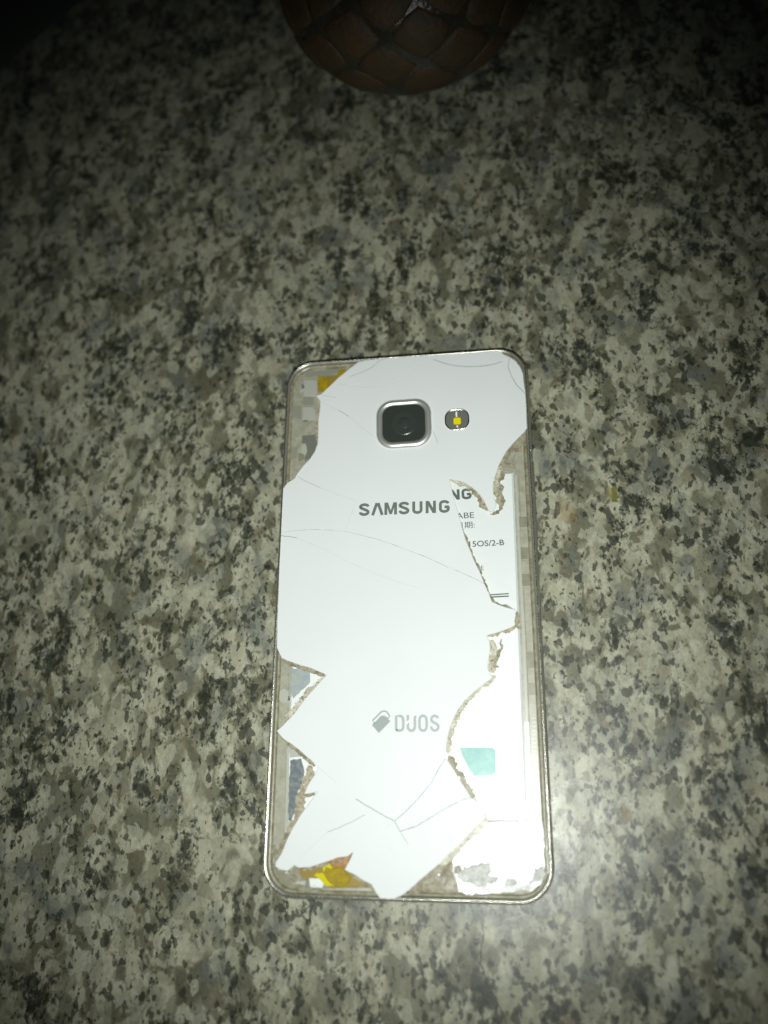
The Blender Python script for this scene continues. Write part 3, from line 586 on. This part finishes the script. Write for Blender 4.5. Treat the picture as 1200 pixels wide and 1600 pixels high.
# lettering on the glass
t0 = [(-11.43,21.92),(11.35,21.89)]; ang = math.atan2(t0[1][1]-t0[0][1], t0[1][0]-t0[0][0])
L_ = (Vector(t0[1])-Vector(t0[0])).length
def arc(cx, cy, rx, ry, a0, a1, k=7): return [(cx+rx*math.cos(math.radians(a0+(a1-a0)*i/k)), cy+ry*math.sin(math.radians(a0+(a1-a0)*i/k))) for i in range(k+1)]
GL = {'S': [arc(0.5, 0.72, 0.42, 0.19, 5, 200, 9)+arc(0.5, 0.28, 0.42, 0.19, 60, -185, 10)],
      'Λ': [[(0.02, 0.0), (0.44, 1.0)], [(0.56, 1.0), (0.98, 0.0)], [(0.36, 0.88), (0.64, 0.88)]],
      'M': [[(0.08, 0.0), (0.08, 1.0)], [(0.16, 1.0), (0.5, 0.05)], [(0.84, 1.0), (0.5, 0.05)], [(0.92, 1.0), (0.92, 0.0)]],
      'U': [[(0.12, 1.0)]+arc(0.5, 0.28, 0.38, 0.19, 180, 360, 9)+[(0.88, 1.0)]],
      'N': [[(0.12, 0.0), (0.12, 1.0)], [(0.18, 0.96), (0.82, 0.04)], [(0.88, 1.0), (0.88, 0.0)]],
      'G': [arc(0.5, 0.72, 0.40, 0.19, 5, 180, 8)+arc(0.5, 0.28, 0.40, 0.19, 180, 360, 8)+[(0.90, 0.48)], [(0.52, 0.46), (0.98, 0.46)]]}
def letters(word, at, ang, wid, h, adv, z, stroke, m, par):
    for k, ch in enumerate(word):
        bm = bmesh.new()
        for i, st in enumerate(GL[ch]):
            w_ = wid*(1.2 if ch == 'M' else 1.05 if ch == 'Λ' else 1.0); pts = []
            for a, b in st:
                x = k*adv+(a-0.5)*w_+wid/2; y = b*h
                pts.append((at[0]+x*math.cos(ang)-y*math.sin(ang), at[1]+x*math.sin(ang)+y*math.cos(ang)))
            strip_bm(bm, pts, stroke*(0.8 if len(GL[ch]) == 4 and i in (1, 2) else 1), z+0.002*i)
        link_bm('lettering', bm, m, par)
letters('SΛMSUNG', t0[0], ang, 2.45, 3.25, (L_-2.45)/6, CZ, 0.74, m_ink, main)
t0 = [(-2.18,-31.05),(7.63,-31.00)]; ang = math.atan2(t0[1][1]-t0[0][1], t0[1][0]-t0[0][0])
def letter_lines(strokes, x0, wid, h, name='lettering'):
    bm = bmesh.new()
    for k, st in enumerate(strokes):
        strip_bm(bm, [(x0[0]+a*wid, x0[1]+b*h) for a, b in st], 0.62, CZ+0.001*k)
    return link_bm(name, bm, m_ink3, low_s)
def arc(cx, cy, rx, ry, a0, a1, k=7): return [(cx+rx*math.cos(math.radians(a0+(a1-a0)*i/k)), cy+ry*math.sin(math.radians(a0+(a1-a0)*i/k))) for i in range(k+1)]
gw, gh = 1.65, 3.7; adv = (t0[1][0]-t0[0][0]-gw)/3
D = [(0, 0.06), (0, 0.94)]+[(0.5, 0.94)]+arc(0.6, 0.7, 0.4, 0.24, 90, 0, 4)+arc(0.6, 0.3, 0.4, 0.24, 0, -90, 4)+[(0, 0.06)]
U = [(0, 1.0)]+arc(0.5, 0.3, 0.5, 0.26, 180, 360, 8)+[(1, 1.0)]
O = arc(0.5, 0.7, 0.5, 0.26, 0, 180, 7)+arc(0.5, 0.3, 0.5, 0.26, 180, 360, 7)+[(1, 0.7)]
S_ = arc(0.5, 0.74, 0.48, 0.21, 15, 230, 8)+arc(0.5, 0.27, 0.5, 0.22, 50, -190, 8)
for k, g in enumerate((D, U, O, S_)):
    letter_lines([g], (t0[0][0]+0.3+k*adv, t0[0][1]), gw, gh)
# two stacked card symbol
bm = bmesh.new()
pts = [(-7.60,-29.59),(-5.96,-28.00),(-5.51,-27.50),(-4.75,-27.43),(-4.15,-27.72),(-3.24,-28.74),(-5.93,-31.40)]
f = bm.faces.new([bm.verts.new((x*MM, y*MM, CZ*MM)) for x, y in ccw(pts)]); link_bm('card_symbol', bm, m_icon, low_s)
bm = bmesh.new(); strip_bm(bm, [(-7.00,-29.16),(-7.46,-28.58),(-5.36,-26.55),(-4.76,-26.38),(-4.15,-26.56),(-3.39,-27.58),(-3.84,-28.01)], 0.34, CZ); link_bm('card_symbol_outline', bm, m_icon, low_s)
letters('NG', [(11.66,25.41)][0], 0.03, 2.3, 2.75, 2.95, bz, 0.68, m_ink2, bat)
# tiny bright scuffs over the lettering
for a in ([(0.51,-29.33),(0.81,-28.90),(1.41,-28.61)], [(2.01,-27.32),(2.31,-27.46),(2.46,-27.03)]):
    bm = bmesh.new(); strip_bm(bm, a, 0.35, CZ+0.02); link_bm('scuff', bm, m_scuff_glint, low_s)

# camera: raised ring, dark cover, lens
c4 = [(-7.30,53.51),(7.10,53.31),(-6.83,40.32),(7.13,40.26),(0.02,46.79)]
cc = c4[4]; ring = sweep('camera_ring', ccw(rrect(cc[0]-0.1, cc[1], 14.5, 13.7, 4.4, 10, 0.015)),
    [(0.05, 7.0), (0.02, 7.45), (-0.2, 7.75), (-0.6, 7.95), (-0.95, 8.0), (-1.1, 7.96), (-1.5, 7.75), (-1.75, 7.45), (-1.85, 6.9)], m_ring, phone)
cover = prism('camera_cover', rrect(cc[0]-0.1, cc[1], 11.3, 10.5, 2.9, 10, 0.015), 6.8, 7.62, m_lensglass, phone, 0.05)
bm = bmesh.new(); bmesh.ops.create_cone(bm, cap_ends=True, segments=40, radius1=3.4*MM, radius2=3.2*MM, depth=0.1*MM)
o = link_bm('lens_ring', bm, mat('lens_ring', (0.04, 0.048, 0.04), 0.3), cover); o.location = (cc[0]*MM, cc[1]*MM, 7.66*MM)
bm = bmesh.new(); bmesh.ops.create_uvsphere(bm, u_segments=32, v_segments=16, radius=1.6*MM)
bmesh.ops.scale(bm, vec=(1, 1, 0.22), verts=bm.verts[:])
o = link_bm('lens', bm, m_lens, cover, True); o.location = (cc[0]*MM, cc[1]*MM, 7.68*MM)

# flash window
fc = [(13.78,47.13)][0]
fr = sweep('flash_ring', ccw(rrect(fc[0], fc[1], 6.4, 6.0, 2.5, 8, 0.015)), [(0, 7.0), (0.0, 7.34), (-0.2, 7.40), (-0.38, 7.30), (-0.5, 6.9)], m_chamfer, phone)
cav = prism('flash_window', rrect(fc[0], fc[1], 5.7, 5.3, 2.2, 8, 0.015), 6.8, 7.27, m_cavity, phone, 0.02)
prism('led', rrect(fc[0]+0.03, fc[1]-0.45, 1.9, 1.9, 0.45, 4), 7.2, 7.36, m_led, cav, 0.06)
for a in ([(13.66,49.32),(13.64,48.23)], [(13.83,45.41),(13.82,44.87)], [(13.47,48.06),(13.88,48.03)]):
    bm = bmesh.new(); strip_bm(bm, a, 0.4, 7.32, 0.04); link_bm('painted_highlight', bm, m_scuff_glint, cav)  # tiny highlights round the LED, painted as white strips

# ------------------------------------------------------------------ round pot at the top
pot = bpy.data.objects.new('round_pot', None); COL.objects.link(pot)
tag(pot, 'round dark pot with orange brown patches standing on the granite behind the phone', 'pot')
PCX, PCY, PR, PK = 3.04, 180.4, 36.7, 0.75
pot.location = (PCX*MM, PCY*MM, 0)
m_pot = mat('dark_glaze', (0.045, 0.05, 0.042), 0.28, 0, 0.5)
n = NT(m_pot); n.color(n.mix(n.ramp(n.noise(0.25, 4, 0.6), [(0.4, 0.0), (0.7, 1.0)]), (0.026, 0.025, 0.017), (0.045, 0.042, 0.031))); n.bump(n.noise(0.5, 4, 0.6), 0.6, 0.5)
m_patch = mat('orange_brown_glaze', (0.2, 0.1, 0.04), 0.5, 0, 0.35)
n = NT(m_patch)
c = n.mix(n.ramp(n.noise(0.12, 4, 0.65, 0.5), [(0.38, 0.0), (0.64, 1.0)]), (0.075, 0.044, 0.019), (0.052, 0.040, 0.021))
n.color(c); n.bump(n.noise(0.45, 5, 0.65), 0.8, 0.7)
def sp(th, ph, r=1.0):
    R_ = PR*r
    wob = 1+0.012*noise.noise(Vector((math.cos(ph)*2, math.sin(ph)*2, th*2)))
    return Vector((R_*wob*math.sin(th)*math.cos(ph)*MM, R_*wob*math.sin(th)*math.sin(ph)*MM, (PK*PR+PK*R_*math.cos(th))*MM))
bm = bmesh.new(); NU, NV = 72, 36; rows = []
for j in range(NV+1):
    th = 0.22+(math.pi*0.87-0.22)*j/NV
    rows.append([bm.verts.new(sp(th, 2*math.pi*i/NU)) for i in range(NU)])
for a, b in zip(rows, rows[1:]):
    for i in range(NU): bm.faces.new((a[i], b[i], b[(i+1) % NU], a[(i+1) % NU]))
# rounded mouth going down inside
last = rows[0]
for r_, dz in ((0.19, 0.6), (0.17, 0.5), (0.155, -1), (0.15, -8)):
    ring_ = [bm.verts.new((PR*math.sin(r_*1.0)*math.cos(2*math.pi*i/NU)*MM, PR*math.sin(r_)*math.sin(2*math.pi*i/NU)*MM, (2*PK*PR-0.6+dz)*MM)) for i in range(NU)]
    for i in range(NU): bm.faces.new((ring_[i], last[i], last[(i+1) % NU], ring_[(i+1) % NU]))
    last = ring_
base_ = [bm.verts.new((v.co.x*1.02, v.co.y*1.02, 0.0)) for v in rows[-1]]
for i in range(NU): bm.faces.new((rows[-1][i], base_[i], base_[(i+1) % NU], rows[-1][(i+1) % NU]))
bm.faces.new(base_[::-1]); bm.faces.new(last)
link_bm('pot_body', bm, m_pot, pot, True)
AR = 11; dth = 0.30
for row in range(8):
    th0 = 0.42+row*dth*0.93
    if th0 > 1.95: continue
    for i in range(AR):
        ph0 = 2*math.pi*(i+0.5*(row % 2))/AR+random.uniform(-.03, .03)
        hw = math.pi/AR*0.93; hh = dth*0.93*0.92
        jx = [random.uniform(0.9, 1.05) for _ in range(12)]
        bm = bmesh.new(); rings = []
        for s_, lift in ((0.95, 0.985), (0.90, 1.004), (0.78, 1.013), (0.45, 1.020)):
            rg = []
            for k in range(12):
                a = 2*math.pi*k/12; e = 0.62
                ca, sa = math.cos(a), math.sin(a); rr = 1/((abs(ca)**1.25+abs(sa)**1.25)**(1/1.25))*jx[k]
                rg.append(bm.verts.new(sp(th0+hh*s_*rr*sa, ph0+hw*s_*rr*ca, lift)))
            rings.append(rg)
        for a_, b_ in zip(rings, rings[1:]):
            for k in range(12): bm.faces.new((a_[k], a_[(k+1) % 12], b_[(k+1) % 12], b_[k]))
        cv = bm.verts.new(sp(th0, ph0, 1.022))
        for k in range(12): bm.faces.new((rings[-1][k], rings[-1][(k+1) % 12], cv))
        bmesh.ops.recalc_face_normals(bm, faces=bm.faces[:])
        link_bm('patch', bm, m_patch, pot, True)

# ------------------------------------------------------------------ dark cloth in the far left corner
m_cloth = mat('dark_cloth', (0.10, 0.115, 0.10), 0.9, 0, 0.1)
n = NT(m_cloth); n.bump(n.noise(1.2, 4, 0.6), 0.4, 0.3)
bm = bmesh.new(); G = 60; vs = {}
for j in range(G+1):
    for i in range(G+1):
        x = -260+150*i/G; y = 150+170*j/G
        d = (x+112+0.86*0)*0.70+(221-y)*0.72   # distance past the slanting hem
        d += 5*noise.noise(Vector((x*0.03, y*0.03, 2)))
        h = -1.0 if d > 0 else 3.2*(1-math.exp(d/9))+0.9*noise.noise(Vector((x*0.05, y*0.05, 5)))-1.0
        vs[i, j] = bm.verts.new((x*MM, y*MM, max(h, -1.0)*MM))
for j in range(G):
    for i in range(G):
        q4 = [vs[i, j], vs[i+1, j], vs[i+1, j+1], vs[i, j+1]]
        if any(v.co.z > -0.99*MM for v in q4): bm.faces.new(q4)
for v in [v for v in bm.verts if not v.link_faces]: bm.verts.remove(v)
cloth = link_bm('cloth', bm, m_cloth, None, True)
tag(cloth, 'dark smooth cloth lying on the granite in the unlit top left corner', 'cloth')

# ------------------------------------------------------------------ marks on the floor
m_scr = mat('scratch', (0.40, 0.41, 0.36), 0.35, 0, 0.7)
m_vein = mat('floor_crack', (0.10, 0.095, 0.07), 0.7)
bm = bmesh.new()
strip_bm(bm, fine([(16.91,-72.91),(16.10,-76.48),(15.87,-79.62),(16.63,-82.08),(18.07,-84.49),(19.34,-87.24),(20.60,-89.84),(22.06,-93.94)]), 0.2, 0.02, 0, 3, 0.6)
o = link_bm('floor_crack', bm, m_vein); tag(o, kind='structure')
bm = bmesh.new()
for k, ln in enumerate(([(35.38,-58.19),(36.30,-56.85),(37.54,-54.97),(38.61,-53.62)], [(34.70,-43.30),(36.23,-44.12),(37.45,-45.21)], [(35.79,-41.90),(37.20,-42.44),(38.66,-42.02)], [(33.62,-59.55),(34.17,-59.67)],
    [(21.61,-70.73),(23.86,-70.41),(25.84,-69.59),(27.22,-69.94)], [(19.02,-72.59),(20.71,-72.29),(22.39,-72.11)], [(31.40,-69.45),(32.53,-68.91),(33.09,-68.76)], [(36.61,-58.70),(37.84,-56.83)], [(43.50,-44.06),(42.84,-47.35)], [(52.31,-51.02),(53.30,-52.34)], [(34.34,-66.30),(36.29,-65.99)])):
    strip_bm(bm, fine(ln), 0.07, 0.02+0.001*k, 0, k, 0.5)
o = link_bm('floor_scratches', bm, m_scr); tag(o, kind='structure')
